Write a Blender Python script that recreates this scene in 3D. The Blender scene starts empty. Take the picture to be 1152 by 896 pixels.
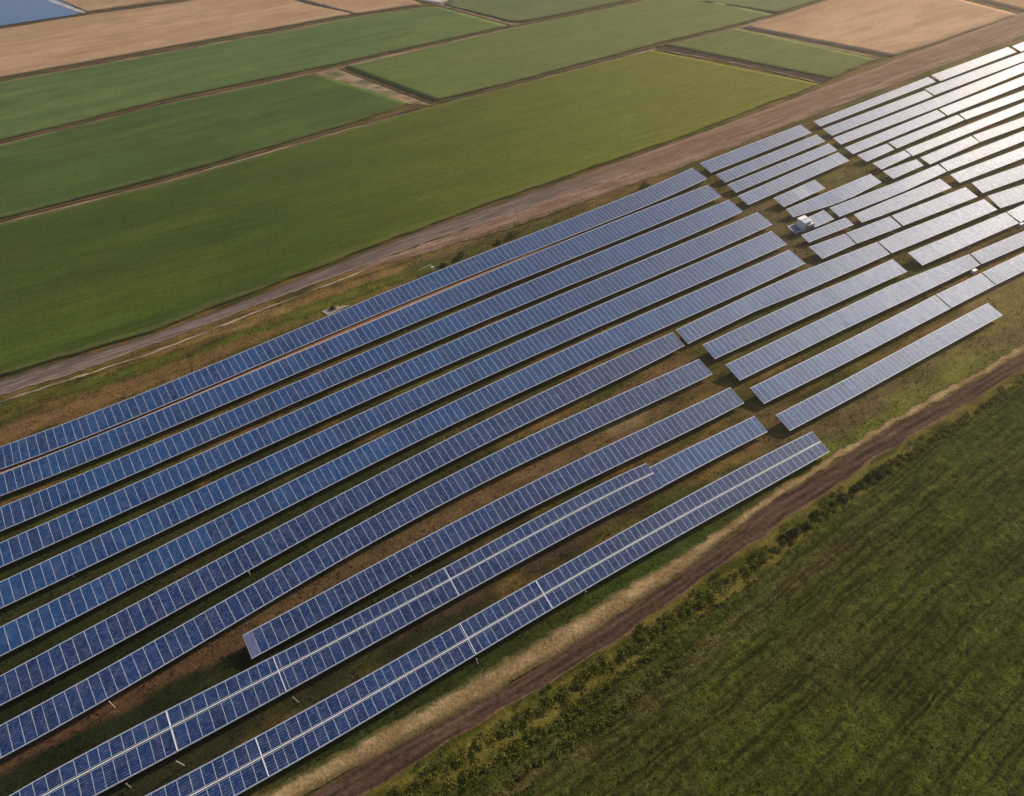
import bpy, math, random
import numpy as np
from mathutils import Matrix, Vector
random.seed(7); RNG = np.random.default_rng(11)
C = bpy.context.scene.collection
SC = bpy.context.scene
R = math.radians

# ------------------------------------------------------------------ camera
H_CAM = 78.0
PITCH, ROLL, FPX = R(43), R(-5), 778.0
cp, sp, cr, sr = math.cos(PITCH), math.sin(PITCH), math.cos(ROLL), math.sin(ROLL)
right0, up0, fwd = Vector((1, 0, 0)), Vector((0, sp, cp)), Vector((0, cp, -sp))
cam_x = right0*cr + up0*sr
cam_y = up0*cr - right0*sr
cd = bpy.data.cameras.new('camera'); cam = bpy.data.objects.new('camera', cd); C.objects.link(cam)
m3 = Matrix((cam_x, cam_y, -fwd)).transposed()
cam.matrix_world = Matrix.Translation((0, 0, H_CAM)) @ m3.to_4x4()
cd.sensor_width = 36; cd.lens = FPX/1152*36; cd.clip_end = 6000; cd.clip_start = 0.5
SC.camera = cam
SC.render.resolution_x, SC.render.resolution_y = 1024, 796

# ------------------------------------------------------------------ light
HAZE_D = .00045                  # density of the air box built at the end
SUN_EL, SUN_AZ = 28, 54          # azimuth clockwise from +Y
w = bpy.data.worlds.new('World'); SC.world = w; w.use_nodes = True
nt = w.node_tree; bg = nt.nodes['Background']
sky = nt.nodes.new('ShaderNodeTexSky'); sky.sky_type = 'NISHITA'; sky.sun_disc = False
sky.sun_elevation = R(SUN_EL); sky.sun_rotation = R(SUN_AZ); sky.dust_density = 2.0; sky.air_density = 1.0
nt.links.new(sky.outputs[0], bg.inputs[0]); bg.inputs[1].default_value = 0.085
sd = bpy.data.lights.new('sun', 'SUN'); sd.energy = 3.4; sd.angle = R(0.6); sd.color = (1, .83, .62)
so = bpy.data.objects.new('sun', sd); C.objects.link(so)
sdir = Vector((math.sin(R(SUN_AZ))*math.cos(R(SUN_EL)), math.cos(R(SUN_AZ))*math.cos(R(SUN_EL)), math.sin(R(SUN_EL))))
so.rotation_euler = sdir.to_track_quat('Z', 'Y').to_euler(); so.location = (0, 0, 200)
vs = SC.view_settings; vs.view_transform = 'Standard'; vs.look = 'None'; vs.gamma = 1; vs.exposure = 0.62
vs.use_curve_mapping = False

# ------------------------------------------------------------------ helpers
def unproj(px, py, z=0.0):
    """photo pixel (1152x896) -> point on the horizontal plane of height z"""
    x = (px-576)/FPX; y = -(py-448)/FPX
    d = cam_x*x + cam_y*y + fwd
    t = (z-H_CAM)/d.z
    return np.array([d.x*t, d.y*t, z])
_m = np.array(m3)
def project(P):
    q = (np.asarray(P, float)-np.array([0, 0, H_CAM])) @ _m
    d = -q[..., 2]
    return 576+FPX*q[..., 0]/d, 448-FPX*q[..., 1]/d, d

def _h(ix, iy, s):
    n = (ix.astype(np.int64)*374761393 + iy.astype(np.int64)*668265263 + s*974634777) & 0xffffffff
    n = ((n ^ (n >> 13))*1274126177) & 0xffffffff
    return ((n ^ (n >> 16)) & 0xffff)/65535.0
def vnoise(x, y, s=0):
    ix, iy = np.floor(x), np.floor(y); fx, fy = x-ix, y-iy
    fx = fx*fx*(3-2*fx); fy = fy*fy*(3-2*fy)
    a, b, c, d = _h(ix, iy, s), _h(ix+1, iy, s), _h(ix, iy+1, s), _h(ix+1, iy+1, s)
    return (a*(1-fx)+b*fx)*(1-fy)+(c*(1-fx)+d*fx)*fy
def fbm(x, y, s=0, o=4):
    t = 0; a = .5; n = 0
    for i in range(o):
        t = t+a*vnoise(x, y, s+i*17); n += a; a *= .5; x = x*2.03+5.1; y = y*2.03+3.7
    return t/n
def sstep(a, b, x):
    t = np.clip((x-a)/(b-a), 0, 1); return t*t*(3-2*t)
def mixc(a, b, f):
    a = np.asarray(a, float); b = np.asarray(b, float); f = np.asarray(f)[..., None]
    return a*(1-f)+b*f

def mesh_np(name, V, F, mats, col=None, uv=None, midx=None, smooth=False):
    me = bpy.data.meshes.new(name)
    V = np.asarray(V, np.float32); F = np.asarray(F, np.int32); k = F.shape[1]
    me.vertices.add(len(V)); me.vertices.foreach_set('co', V.ravel())
    me.loops.add(F.size); me.loops.foreach_set('vertex_index', F.ravel())
    me.polygons.add(len(F)); me.polygons.foreach_set('loop_start', np.arange(0, F.size, k, dtype=np.int32))
    if midx is not None: me.polygons.foreach_set('material_index', np.asarray(midx, np.int32))
    me.polygons.foreach_set('use_smooth', np.full(len(F), smooth))
    me.update(calc_edges=True)
    if col is not None:
        at = me.attributes.new('Col', 'FLOAT_COLOR', 'POINT')
        c4 = np.ones((len(V), 4), np.float32); c4[:, :3] = col; at.data.foreach_set('color', c4.ravel())
    if uv is not None:
        l = me.uv_layers.new(name='UVMap'); l.data.foreach_set('uv', np.asarray(uv, np.float32).ravel())
    for m in (mats if isinstance(mats, list) else [mats]): me.materials.append(m)
    me.validate()
    return me
def link(name, me, parent=None, label=None, cat=None, group=None, kind=None):
    o = bpy.data.objects.new(name, me); C.objects.link(o)
    if parent: o.parent = parent
    return tag(o, label, cat, group, kind)
def tag(o, label=None, cat=None, group=None, kind=None):
    if label: o['label'] = label
    if cat: o['category'] = cat
    if group: o['group'] = group
    if kind: o['kind'] = kind
    return o
def empty(name, loc, rz=0):
    o = bpy.data.objects.new(name, None); C.objects.link(o); o.location = loc; o.rotation_euler = (0, 0, rz)
    o.empty_display_size = .5
    return o

class MB:
    """collects boxes/bars into one mesh"""
    def __init__(s): s.V = []; s.F = []; s.M = []
    def box8(s, P, m=0):
        n = len(s.V); s.V += [tuple(p) for p in P]
        for f in ((0, 3, 2, 1), (4, 5, 6, 7), (0, 1, 5, 4), (1, 2, 6, 5), (2, 3, 7, 6), (3, 0, 4, 7)):
            s.F.append([n+i for i in f]); s.M.append(m)
    def box(s, c, d, m=0, rz=0):
        x, y, z = d[0]/2, d[1]/2, d[2]/2; ca, sa = math.cos(rz), math.sin(rz)
        P = []
        for dz in (-z, z):
            for dx, dy in ((-x, -y), (x, -y), (x, y), (-x, y)):
                P.append((c[0]+dx*ca-dy*sa, c[1]+dx*sa+dy*ca, c[2]+dz))
        s.box8(P, m)
    def bar(s, a, b, w_, h_, upv=(0, 0, 1), m=0):
        a, b = Vector(a), Vector(b); d = (b-a).normalized(); up = Vector(upv)
        sd_ = d.cross(up)
        if sd_.length < 1e-4: sd_ = Vector((1, 0, 0))
        sd_.normalize(); u2 = sd_.cross(d)
        P = []
        for q in (a, b):
            for i, j in ((-1, -1), (1, -1), (1, 1), (-1, 1)):
                P.append(q+sd_*(i*w_/2)+u2*(j*h_/2))
        s.box8(P, m)
    def lathe(s, base, prof, n=8, m=0):
        for (z0, r0), (z1, r1) in zip(prof[:-1], prof[1:]):
            k = len(s.V)
            for i in range(n):
                a = 2*math.pi*i/n
                s.V.append((base[0]+r0*math.cos(a), base[1]+r0*math.sin(a), base[2]+z0))
            for i in range(n):
                a = 2*math.pi*i/n
                s.V.append((base[0]+r1*math.cos(a), base[1]+r1*math.sin(a), base[2]+z1))
            for i in range(n):
                s.F.append([k+i, k+(i+1) % n, k+n+(i+1) % n, k+n+i]); s.M.append(m)
    def mesh(s, name, mats):
        return mesh_np(name, s.V, s.F, mats, midx=s.M)

# ------------------------------------------------------------------ materials
def new_mat(name):
    m = bpy.data.materials.new(name); m.use_nodes = True
    return m, m.node_tree, m.node_tree.nodes['Principled BSDF']
def N(t, ty, **k):
    n = t.nodes.new(ty)
    for a, b in k.items(): setattr(n, a, b)
    return n
def math_n(t, op, a, b=None):
    n = N(t, 'ShaderNodeMath', operation=op)
    for i, v in enumerate((a, b)):
        if v is None: continue
        if isinstance(v, (int, float)): n.inputs[i].default_value = v
        else: t.links.new(v, n.inputs[i])
    return n.outputs[0]
def maprange(t, v, a, b, c, d):
    n = N(t, 'ShaderNodeMapRange'); t.links.new(v, n.inputs[0])
    for i, q in enumerate((a, b, c, d)): n.inputs[i+1].default_value = q
    return n.outputs[0]
def noise(t, vec, scale, detail=3, rough=.6):
    n = N(t, 'ShaderNodeTexNoise'); t.links.new(vec, n.inputs['Vector'])
    n.inputs['Scale'].default_value = scale; n.inputs['Detail'].default_value = detail; n.inputs['Roughness'].default_value = rough
    return n.outputs[0]
def vscale(t, col, fac):
    n = N(t, 'ShaderNodeVectorMath', operation='SCALE'); t.links.new(col, n.inputs[0]); t.links.new(fac, n.inputs['Scale'])
    return n.outputs[0]
def plain(name, col, rough=.5, metal=0, var=.15, scale=3):
    m, t, b = new_mat(name)
    g = N(t, 'ShaderNodeNewGeometry')
    f = maprange(t, noise(t, g.outputs['Position'], scale, 4), .3, .7, 1-var, 1+var)
    rgb = N(t, 'ShaderNodeRGB'); rgb.outputs[0].default_value = (*col, 1)
    t.links.new(vscale(t, rgb.outputs[0], f), b.inputs['Base Color'])
    b.inputs['Roughness'].default_value = rough; b.inputs['Metallic'].default_value = metal
    return m
def terrain_mat(name, fine=3.0, con=.35, med=.35, mcon=.18, bump=.25, bdist=.15, stripe=0, sang=27, sfreq=1.2, rough=.95, spec=.04, sheen=False):
    """vertex colour 'Col' (own colour, with shade painted in at places) broken up by noises in world space"""
    m, t, b = new_mat(name)
    at = N(t, 'ShaderNodeAttribute', attribute_name='Col')
    g = N(t, 'ShaderNodeNewGeometry'); pos = g.outputs['Position']
    n1 = noise(t, pos, fine, 4, .7); n2 = noise(t, pos, med, 4, .6)
    f = math_n(t, 'MULTIPLY', maprange(t, n1, .3, .7, 1-con, 1+con), maprange(t, n2, .3, .7, 1-mcon, 1+mcon))
    mp = N(t, 'ShaderNodeMapping'); mp.vector_type = 'TEXTURE'
    t.links.new(pos, mp.inputs[0]); mp.inputs['Rotation'].default_value = (0, 0, R(sang)); mp.inputs['Scale'].default_value = (14, 1, 1)
    n3 = noise(t, mp.outputs[0], sfreq, 3, .6)
    if stripe: f = math_n(t, 'MULTIPLY', f, maprange(t, n3, .3, .7, 1-stripe, 1+stripe))
    t.links.new(vscale(t, at.outputs['Color'], f), b.inputs['Base Color'])
    b.inputs['Roughness'].default_value = rough; b.inputs['Specular IOR Level'].default_value = spec
    bp = N(t, 'ShaderNodeBump'); bp.inputs['Strength'].default_value = bump; bp.inputs['Distance'].default_value = bdist
    t.links.new(n1, bp.inputs['Height']); t.links.new(bp.outputs[0], b.inputs['Normal'])
    return m
def leaf_mat(name, tr=.25):
    m, t, b = new_mat(name)
    at = N(t, 'ShaderNodeAttribute', attribute_name='Col')
    g = N(t, 'ShaderNodeNewGeometry')
    f = maprange(t, noise(t, g.outputs['Position'], 1.3, 3), .3, .7, .75, 1.25)
    c = vscale(t, at.outputs['Color'], f); t.links.new(c, b.inputs['Base Color'])
    b.inputs['Roughness'].default_value = .7; b.inputs['Specular IOR Level'].default_value = .15
    tl = N(t, 'ShaderNodeBsdfTranslucent'); t.links.new(c, tl.inputs[0])
    mx = N(t, 'ShaderNodeMixShader'); mx.inputs[0].default_value = tr
    t.links.new(b.outputs[0], mx.inputs[1]); t.links.new(tl.outputs[0], mx.inputs[2])
    t.links.new(mx.outputs[0], t.nodes['Material Output'].inputs[0])
    return m
def glass_mat(name, ca, cb, dusty=0.0, rough=.3):
    m, t, b = new_mat(name)
    uv = N(t, 'ShaderNodeUVMap'); sep = N(t, 'ShaderNodeSeparateXYZ'); t.links.new(uv.outputs[0], sep.inputs[0])
    def line(o, wd):
        fr = math_n(t, 'FRACT', o); d = math_n(t, 'ABSOLUTE', math_n(t, 'SUBTRACT', fr, .5))
        return math_n(t, 'GREATER_THAN', d, .5-wd)
    g = N(t, 'ShaderNodeNewGeometry'); pos = g.outputs['Position']
    lx, ly = line(sep.outputs[0], .04), line(sep.outputs[1], .16)
    fl = noise(t, pos, 2.6, 3, .6)
    ly = math_n(t, 'MULTIPLY', ly, maprange(t, fl, .45, .62, .10, 1.0))
    ln = math_n(t, 'MAXIMUM', math_n(t, 'MULTIPLY', lx, .45), ly)
    oi = N(t, 'ShaderNodeObjectInfo')
    big = noise(t, pos, .09, 3, .6)
    sel = math_n(t, 'ADD', math_n(t, 'MULTIPLY', oi.outputs['Random'], .55), maprange(t, big, .3, .7, 0, .55))
    mx = N(t, 'ShaderNodeMix', data_type='RGBA'); t.links.new(sel, mx.inputs['Factor'])
    mx.inputs['A'].default_value = (*ca, 1); mx.inputs['B'].default_value = (*cb, 1)
    m2 = N(t, 'ShaderNodeMix', data_type='RGBA'); t.links.new(ln, m2.inputs['Factor'])
    t.links.new(mx.outputs['Result'], m2.inputs['A']); m2.inputs['B'].default_value = (.09, .14, .30, 1)
    # dust film, thicker in irregular patches
    dn = maprange(t, noise(t, pos, .8, 5, .65), .45, .8, dusty, dusty+.10)
    m3_ = N(t, 'ShaderNodeMix', data_type='RGBA'); t.links.new(dn, m3_.inputs['Factor'])
    t.links.new(m2.outputs['Result'], m3_.inputs['A']); m3_.inputs['B'].default_value = (.42, .40, .44, 1)
    t.links.new(m3_.outputs['Result'], b.inputs['Base Color'])
    t.links.new(maprange(t, noise(t, pos, 1.7, 3), .3, .7, rough-.03, rough+.03), b.inputs['Roughness'])
    b.inputs['IOR'].default_value = 1.5; b.inputs['Specular IOR Level'].default_value = .48; b.inputs['Specular Tint'].default_value = (.42, .62, 1, 1)
    bp = N(t, 'ShaderNodeBump'); bp.inputs['Strength'].default_value = .04; bp.inputs['Distance'].default_value = .03
    t.links.new(noise(t, pos, .9, 2), bp.inputs['Height']); t.links.new(bp.outputs[0], b.inputs['Normal'])
    return m
M = {
 'glass': glass_mat('panel_glass', (.002, .017, .075), (.004, .052, .170), .003, .51),
 'indigoglass': glass_mat('indigo_panel_glass', (.002, .006, .042), (.004, .026, .105), .004, .51),
 'dustyglass': glass_mat('dusty_panel_glass', (.05, .07, .16), (.08, .10, .2), .10, .5),
 'frame': plain('aluminium_frame', (.37, .41, .50), .6, .1, .25),
 'steel': plain('galvanised_steel', (.40, .40, .41), .5, .5),
 'white': plain('white_paint', (.74, .76, .80), .5, 0, .06),
 'rust': plain('orange_primer', (.42, .24, .14), .6, 0, .2),
 'soil_t': plain('cable_duct', (.20, .10, .055), .8, 0, .25),
 'wood': plain('weathered_wood', (.34, .29, .22), .85, 0, .2),
 'greyroof': plain('grey_sheet_roof', (.36, .36, .37), .5, .2, .1),
 'dark': plain('dark_vent', (.03, .03, .03), .6),
 'door': plain('door_grey', (.55, .56, .56), .5),
 'concrete': plain('concrete', (.26, .22, .19), .9, 0, .2),
 'ground': terrain_mat('meadow_ground', 2.2, .42, .30, .22, .6, .25, .15, 27, .8),
 'gravel': terrain_mat('gravel', 2.5, .22, .4, .12, .4, .1, .16, 24, 1.6),
 'ploughed': terrain_mat('ploughed_soil', 1.6, .30, .4, .15, .6, .25, .25, 24, 1.4),
 'crop': terrain_mat('green_crop', 1.6, .28, .12, .07, .5, .3, .15, 19, .9),
 'cropnear': terrain_mat('leafy_crop', 3.2, .6, .4, .08, .9, .25, .10, 33, 1.2),
 'straw': terrain_mat('ripe_crop', 1.4, .20, .12, .07, .4, .25, .09, 17, .6),
 'ditch': terrain_mat('ditch_scrub', 1.2, .4, .5, .3, .8, .4),
 'leaf': leaf_mat('leaf'), 'crop_leaf': leaf_mat('crop_leaf', .3),
}
mw, tw, bw = new_mat('pond_water')
bw.inputs['Base Color'].default_value = (.015, .075, .24, 1); bw.inputs['Roughness'].default_value = .22
_g = N(tw, 'ShaderNodeNewGeometry'); _b = N(tw, 'ShaderNodeBump'); _b.inputs['Strength'].default_value = .3; _b.inputs['Distance'].default_value = .1
tw.links.new(noise(tw, _g.outputs['Position'], .6, 4), _b.inputs['Height']); tw.links.new(_b.outputs[0], bw.inputs['Normal'])
M['water'] = mw

# ------------------------------------------------------------------ the setting
UAZ = R(27); UX = np.array([math.cos(UAZ), math.sin(UAZ)]); UN = np.array([-UX[1], UX[0]])
def loc_uv(P): return P[..., 0]*UX[0]+P[..., 1]*UX[1], P[..., 0]*UN[0]+P[..., 1]*UN[1]

BLOBS = [  # px, py, radius along rows (m), across (m), colour, strength: what grows or lies there, plus painted shade at lower left
 (150, 700, 60, 26, (.012, .018, .005), .85), (60, 850, 50, 16, (.009, .015, .005), .9),  # dark green grass, with shadow and vignette darkness painted into its colour
 (330, 560, 40, 12, (.030, .036, .010), .6), (280, 800, 45, 7, (.024, .024, .011), .8),
 (150, 780, 26, 1.6, (.085, .045, .024), .85), (235, 735, 12, 1.4, (.085, .048, .024), .8),
 (480, 600, 30, 2.4, (.095, .060, .028), .85), (640, 510, 26, 2.6, (.118, .074, .034), .9), (740, 430, 16, 3, (.12, .07, .038), .9),
 (560, 640, 34, 1.6, (.05, .032, .012), .7),
 (640, 600, 26, 2.2, (.060, .038, .024), .8), (700, 470, 4, 2.5, (.17, .125, .062), .8),
 (640, 690, 34, 2.4, (.032, .040, .008), .9), (420, 810, 24, 2.4, (.024, .032, .008), .9), (760, 620, 16, 2.2, (.035, .055, .008), .85),
 (820, 560, 20, 3, (.030, .045, .012), .7),
 (1000, 500, 12, 7, (.085, .095, .016), .95), (930, 560, 12, 4, (.05, .072, .014), .9), (1080, 420, 20, 7, (.105, .10, .026), .9),
 (1120, 380, 20, 5, (.12, .10, .035), .8), (930, 480, 12, 3, (.06, .06, .02), .6), (990, 450, 14, 3, (.13, .085, .045), .6),
 (860, 480, 8, 4, (.11, .078, .035), .6), (1130, 320, 14, 4, (.20, .135, .06), .8), (1130, 350, 16, 4, (.15, .12, .035), .8),
 (925, 200, 9, 5, (.082, .080, .018), .9), (950, 190, 7, 3, (.10, .085, .025), .8), (870, 250, 9, 8, (.095, .078, .035), .8),
 (885, 290, 10, 7, (.10, .078, .034), .8), (905, 320, 8, 5, (.11, .08, .036), .8),
 (40, 440, 14, 4, (.07, .072, .012), .9), (280, 380, 22, 3.0, (.065, .078, .010), .95), (120, 400, 30, 2.5, (.17, .105, .042), .85), (150, 415, 14, 1.6, (.07, .08, .012), .9),
 (80, 462, 24, 2.6, (.145, .085, .036), .9), (220, 405, 22, 2, (.15, .09, .035), .85), (420, 320, 26, 2.2, (.085, .090, .014), .9),
 (520, 280, 18, 2.0, (.055, .05, .018), .8), (620, 235, 20, 2, (.085, .075, .028), .7), (340, 340, 34, 1.6, (.18, .115, .042), .85),
 (470, 285, 30, 1.4, (.18, .11, .042), .85), (690, 205, 30, 2.5, (.075, .066, .025), .7),
 (1000, 500, 13, 5, (.105, .125, .014), .95), (945, 545, 12, 3, (.07, .10, .012), .9), (1060, 440, 16, 4, (.12, .125, .022), .8),
]
def ground_col(P):
    u, v = loc_uv(P)
    n = fbm(u/9, v/1.6, 3, 4); n2 = fbm(u/3.0, v/1.2, 9, 4); n3 = fbm(u/22, v/9, 21, 3)
    c = mixc((.050, .046, .010), (.128, .082, .026), sstep(.35, .65, n))
    c = mixc(c, (.052, .060, .010), sstep(.5, .72, n3)*.8)
    c = mixc(c, (.135, .095, .050), sstep(.62, .8, n2)*.35)
    wu = (fbm(u/5, v/5, 31, 3)-.5)
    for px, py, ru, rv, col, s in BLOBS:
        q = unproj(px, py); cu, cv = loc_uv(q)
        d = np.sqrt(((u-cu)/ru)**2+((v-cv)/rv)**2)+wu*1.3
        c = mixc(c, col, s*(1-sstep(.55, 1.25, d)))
    c *= (1+.35*(n2-.5))[..., None]
    return np.clip(c, .004, .6)
def axis(a, b, f0, f1, st, far=40):
    return np.unique(np.concatenate([a+(f0-a)*(1-np.linspace(1, 0, far)**2.2), np.arange(f0, f1, st), f1+(b-f1)*np.linspace(0, 1, far)**2.2]))
xs = axis(-1500, 1500, -112, 190, .55); ys = axis(-600, 2400, 8, 300, .55)
X, Y = np.meshgrid(xs, ys); P = np.stack([X, Y, np.zeros_like(X)], -1)
near = (X > -115) & (X < 195) & (Y > 5) & (Y < 303)
P[..., 2] = -.07 + np.where(near, .10*(fbm(X/1.1, Y/1.1, 5, 3)-.5), 0)
nx, ny = len(xs), len(ys)
def grid_faces(nx, ny):
    i = np.arange(nx-1)[None, :]+np.arange(ny-1)[:, None]*nx
    return np.stack([i, i+1, i+1+nx, i+nx], -1).reshape(-1, 4)
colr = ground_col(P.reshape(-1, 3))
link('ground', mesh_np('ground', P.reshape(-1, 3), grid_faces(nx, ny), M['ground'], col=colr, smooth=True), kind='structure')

def resample(P, n):
    P = np.asarray(P, float); d = np.r_[0, np.cumsum(np.linalg.norm(np.diff(P[:, :2], axis=0), axis=1))]
    s = np.linspace(0, d[-1], n); return np.stack([np.interp(s, d, P[:, k]) for k in range(P.shape[1])], 1)
def smooth_line(P, it=3):
    P = P.copy()
    for _ in range(it): P[1:-1] = (P[:-2]+2*P[1:-1]+P[2:])/4
    return P
def extend(P, a, b):
    P = np.asarray(P, float)
    if a: P = np.vstack([P[0]-(P[1]-P[0])/np.linalg.norm(P[1]-P[0])*a, P])
    if b: P = np.vstack([P, P[-1]+(P[-1]-P[-2])/np.linalg.norm(P[-1]-P[-2])*b])
    return P
def strip(name, top, bot, mat, colf, z=.02, step=1.0, nv=8, jit=.35, zf=None, skirt=0, ext=(0, 0), kind='structure', sm=0, world=False, jseed=1, jfreq=1.6, label=None):
    T = np.array([unproj(*p) for p in top]) if not world else np.asarray(top, float)
    B = np.array([unproj(*p) for p in bot]) if not world else np.asarray(bot, float)
    T = extend(T, *ext); B = extend(B, *ext)
    L = np.linalg.norm(np.diff(T[:, :2], axis=0), axis=1).sum(); n = max(4, int(L/step))
    T = resample(T, n); B = resample(B, n)
    if sm: T = smooth_line(T, sm); B = smooth_line(B, sm)
    v = np.linspace(0, 1, nv)
    P = T[:, None, :]*(1-v)[None, :, None]+B[:, None, :]*v[None, :, None]
    d = B-T; wd = np.linalg.norm(d[:, :2], axis=1); dn = d/np.maximum(wd, 1e-6)[:, None]
    s = np.linspace(0, L, n)
    jt = (fbm(s/jfreq, s*0+jseed, jseed, 4)-.5)*2*jit; jb = (fbm(s/jfreq, s*0+jseed+9, jseed+5, 4)-.5)*2*jit
    off = jt[:, None]*(1-v)[None]+jb[:, None]*v[None]
    P = P+dn[:, None, :]*off[..., None]
    S = np.repeat(s[:, None], nv, 1); Vv = np.repeat(v[None], n, 0); W = wd[:, None]*v[None]
    P[..., 2] = z
    if zf is not None: P[..., 2] += zf(P, S, Vv, W)
    c = colf(P, S, Vv, W)
    if skirt:
        ia = np.r_[0, np.arange(n), n-1]; ja = np.r_[0, np.arange(nv), nv-1]
        P = P[ia][:, ja].copy(); c = c[ia][:, ja]
        edge = np.zeros(P.shape[:2], bool); edge[0] = edge[-1] = True; edge[:, 0] = edge[:, -1] = True
        P[..., 2] = np.where(edge, -.1, P[..., 2])
        n += 2; nv += 2
    me = mesh_np(name, P.reshape(-1, 3), grid_faces(nv, n)[:, ::-1], mat, col=np.clip(c, .003, .8).reshape(-1, 3), smooth=True)
    return link(name, me, kind=kind, label=label)

def flat_col(a, b, fu=9, fv=2.5, sd_=1, lo=.35, hi=.65):
    def f(P, S, V, W):
        u, v = loc_uv(P); return mixc(a, b, sstep(lo, hi, fbm(u/fu, v/fv, sd_, 4)))
    return f
# --- road along the top of the farm: pinkish gravel at left, turned brown soil towards the right
def road_col(P, S, V, W):
    u, v = loc_uv(P); n = fbm(u/6, v/.8, 4, 4)
    px = project(P)[0]
    c = mixc((.12, .095, .082), (.185, .148, .13), sstep(.35, .65, n))
    c = mixc(c, (.07, .052, .038), (1-sstep(.05, .34, V))*.85)  # far side darkened: the road's shadow side painted into the gravel
    for r in (.38, .66): c = mixc(c, (.075, .058, .048), .7*np.exp(-((V-r)/.045)**2))
    c = mixc(c, (.10, .085, .045), .6*np.exp(-((V-.86)/.05)**2)*sstep(.35, .6, n))
    c = mixc(c, (.30, .24, .18), .5*np.exp(-((V-.95)/.05)**2))
    soil = mixc((.15, .085, .058), (.22, .135, .098), sstep(.35, .7, fbm(u/7, v/.6, 14, 4)))
    soil = mixc(soil, (.26, .185, .14), .6*np.exp(-((V-.08)/.08)**2))
    return mixc(c, soil, sstep(560, 780, px+60*(n-.5)))
strip('gravel_road', [(0, 428), (80, 404), (167, 379), (280, 337), (384, 295), (480, 257), (571, 226), (670, 192), (768, 158), (860, 124), (930, 97), (1007, 68), (1152, 14)],
      [(0, 445), (80, 421), (167, 389.5), (280, 347), (384, 309), (480, 272), (571, 242), (670, 208), (768, 175), (860, 142), (930, 114), (1007, 86), (1152, 32)],
      M['gravel'], road_col, z=.03, step=1.0, nv=26, jit=.5, ext=(40, 60), sm=4)
def soil_col(P, S, V, W):
    u, v = loc_uv(P); n = fbm(u/8, v/.7, 24, 4)
    c = mixc((.155, .092, .065), (.235, .155, .115), sstep(.3, .7, n))
    c = mixc(c, (.10, .075, .035), sstep(.55, 1, V)*sstep(.35, .6, fbm(u/4, v/1.5, 8, 3))*.7)
    return c
strip('ploughed_strip', [(400, 304), (480, 273), (571, 242), (670, 208), (768, 175), (860, 142), (930, 114), (1007, 86), (1152, 32)],
      [(400, 307), (480, 284), (571, 258), (640, 233), (768, 187), (835, 161), (902, 135), (1040, 82), (1152, 40)],
      M['ploughed'], soil_col, z=.024, step=1.0, nv=16, jit=.7, ext=(0, 60), sm=3, jseed=4)
# thin pale wheel line below the gravel road
strip('footpath', [(0, 451), (167, 398), (280, 353.5), (384, 314), (440, 291)], [(0, 453.5), (167, 400), (280, 355.5), (384, 316), (440, 292.5)],
      M['gravel'], flat_col((.12, .09, .05), (.34, .27, .19), 4, 1), z=.018, step=1.2, nv=4, jit=.35, ext=(40, 0), jseed=7)
# --- track along the bottom of the farm with its dry verge
track_top = [(330, 903), (384, 873), (480, 822), (585, 763), (680, 704), (768, 643), (868, 566), (940, 520), (1002, 481), (1080, 439), (1152, 397)]
track_bot = [(395, 903), (450, 869), (520, 826), (601, 779), (690, 724), (768, 669), (868, 596), (940, 548), (1002, 507), (1080, 460), (1152, 416)]
verge_top = [(280, 903), (384, 845), (480, 792), (585, 731), (680, 674), (768, 621), (808, 595), (868, 553), (940, 508), (1002, 470), (1080, 427), (1152, 386)]
def verge_col(P, S, V, W):
    u, v = loc_uv(P); n = fbm(u/2.5, v/1.2, 2, 4); n2 = fbm(u/1.2, v/1.2, 12, 3)
    c = mixc((.20, .135, .062), (.29, .205, .105), sstep(.3, .7, n))
    c = mixc(c, (.052, .058, .018), (1-sstep(.05, .32, V+.25*(n2-.5)))*.9)
    c = mixc(c, (.06, .052, .02), sstep(.62, .95, V+.3*(n-.5))*.75)
    return c
strip('verge', verge_top, track_top, M['ground'], verge_col, z=.02, step=.6, nv=16, jit=.55, ext=(40, 70), sm=3, jseed=12)
def track_col(P, S, V, W):
    u, v = loc_uv(P); n = fbm(u/5, v/.5, 6, 4)
    c = mixc((.038, .022, .015), (.078, .047, .031), sstep(.3, .7, n))
    for r in (.31, .69): c = mixc(c, (.145, .098, .072), .32*np.exp(-((V-r-.05*(n-.5))/.08)**2))
    c = mixc(c, (.055, .048, .018), .55*np.exp(-((V-.5)/.07)**2)*sstep(.45, .6, fbm(u/3, v/.8, 66, 3)))
    c = mixc(c, (.17, .11, .06), sstep(.86, 1.0, V+.1*(n-.5))*.8)
    c = mixc(c, (.11, .07, .04), (1-sstep(0, .14, V))*.6)
    return c
def track_z(P, S, V, W): return .012*np.sin(np.pi*V)+.02*(fbm(P[..., 0]/.8, P[..., 1]/.8, 3, 3)-.5)
strip('dirt_track', track_top, track_bot, M['ploughed'], track_col, z=.035, step=.4, nv=22, jit=.45, jfreq=3.0, zf=track_z, ext=(40, 70), sm=3, jseed=15)

field_top = [(430, 940), (490, 903), (570, 850), (640, 803), (710, 757), (768, 714), (840, 660), (918, 598), (980, 551), (1042, 507), (1152, 430)]
strip('grass_bank', [(p[0]-3, p[1]-3) for p in track_bot], [(p[0]+6, p[1]+6) for p in field_top], M['ground'], flat_col((.050, .052, .008), (.12, .10, .022), 4, 1.2), z=.015, step=.6, nv=14, jit=.4, ext=(20, 60), sm=3, jseed=19)
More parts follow.
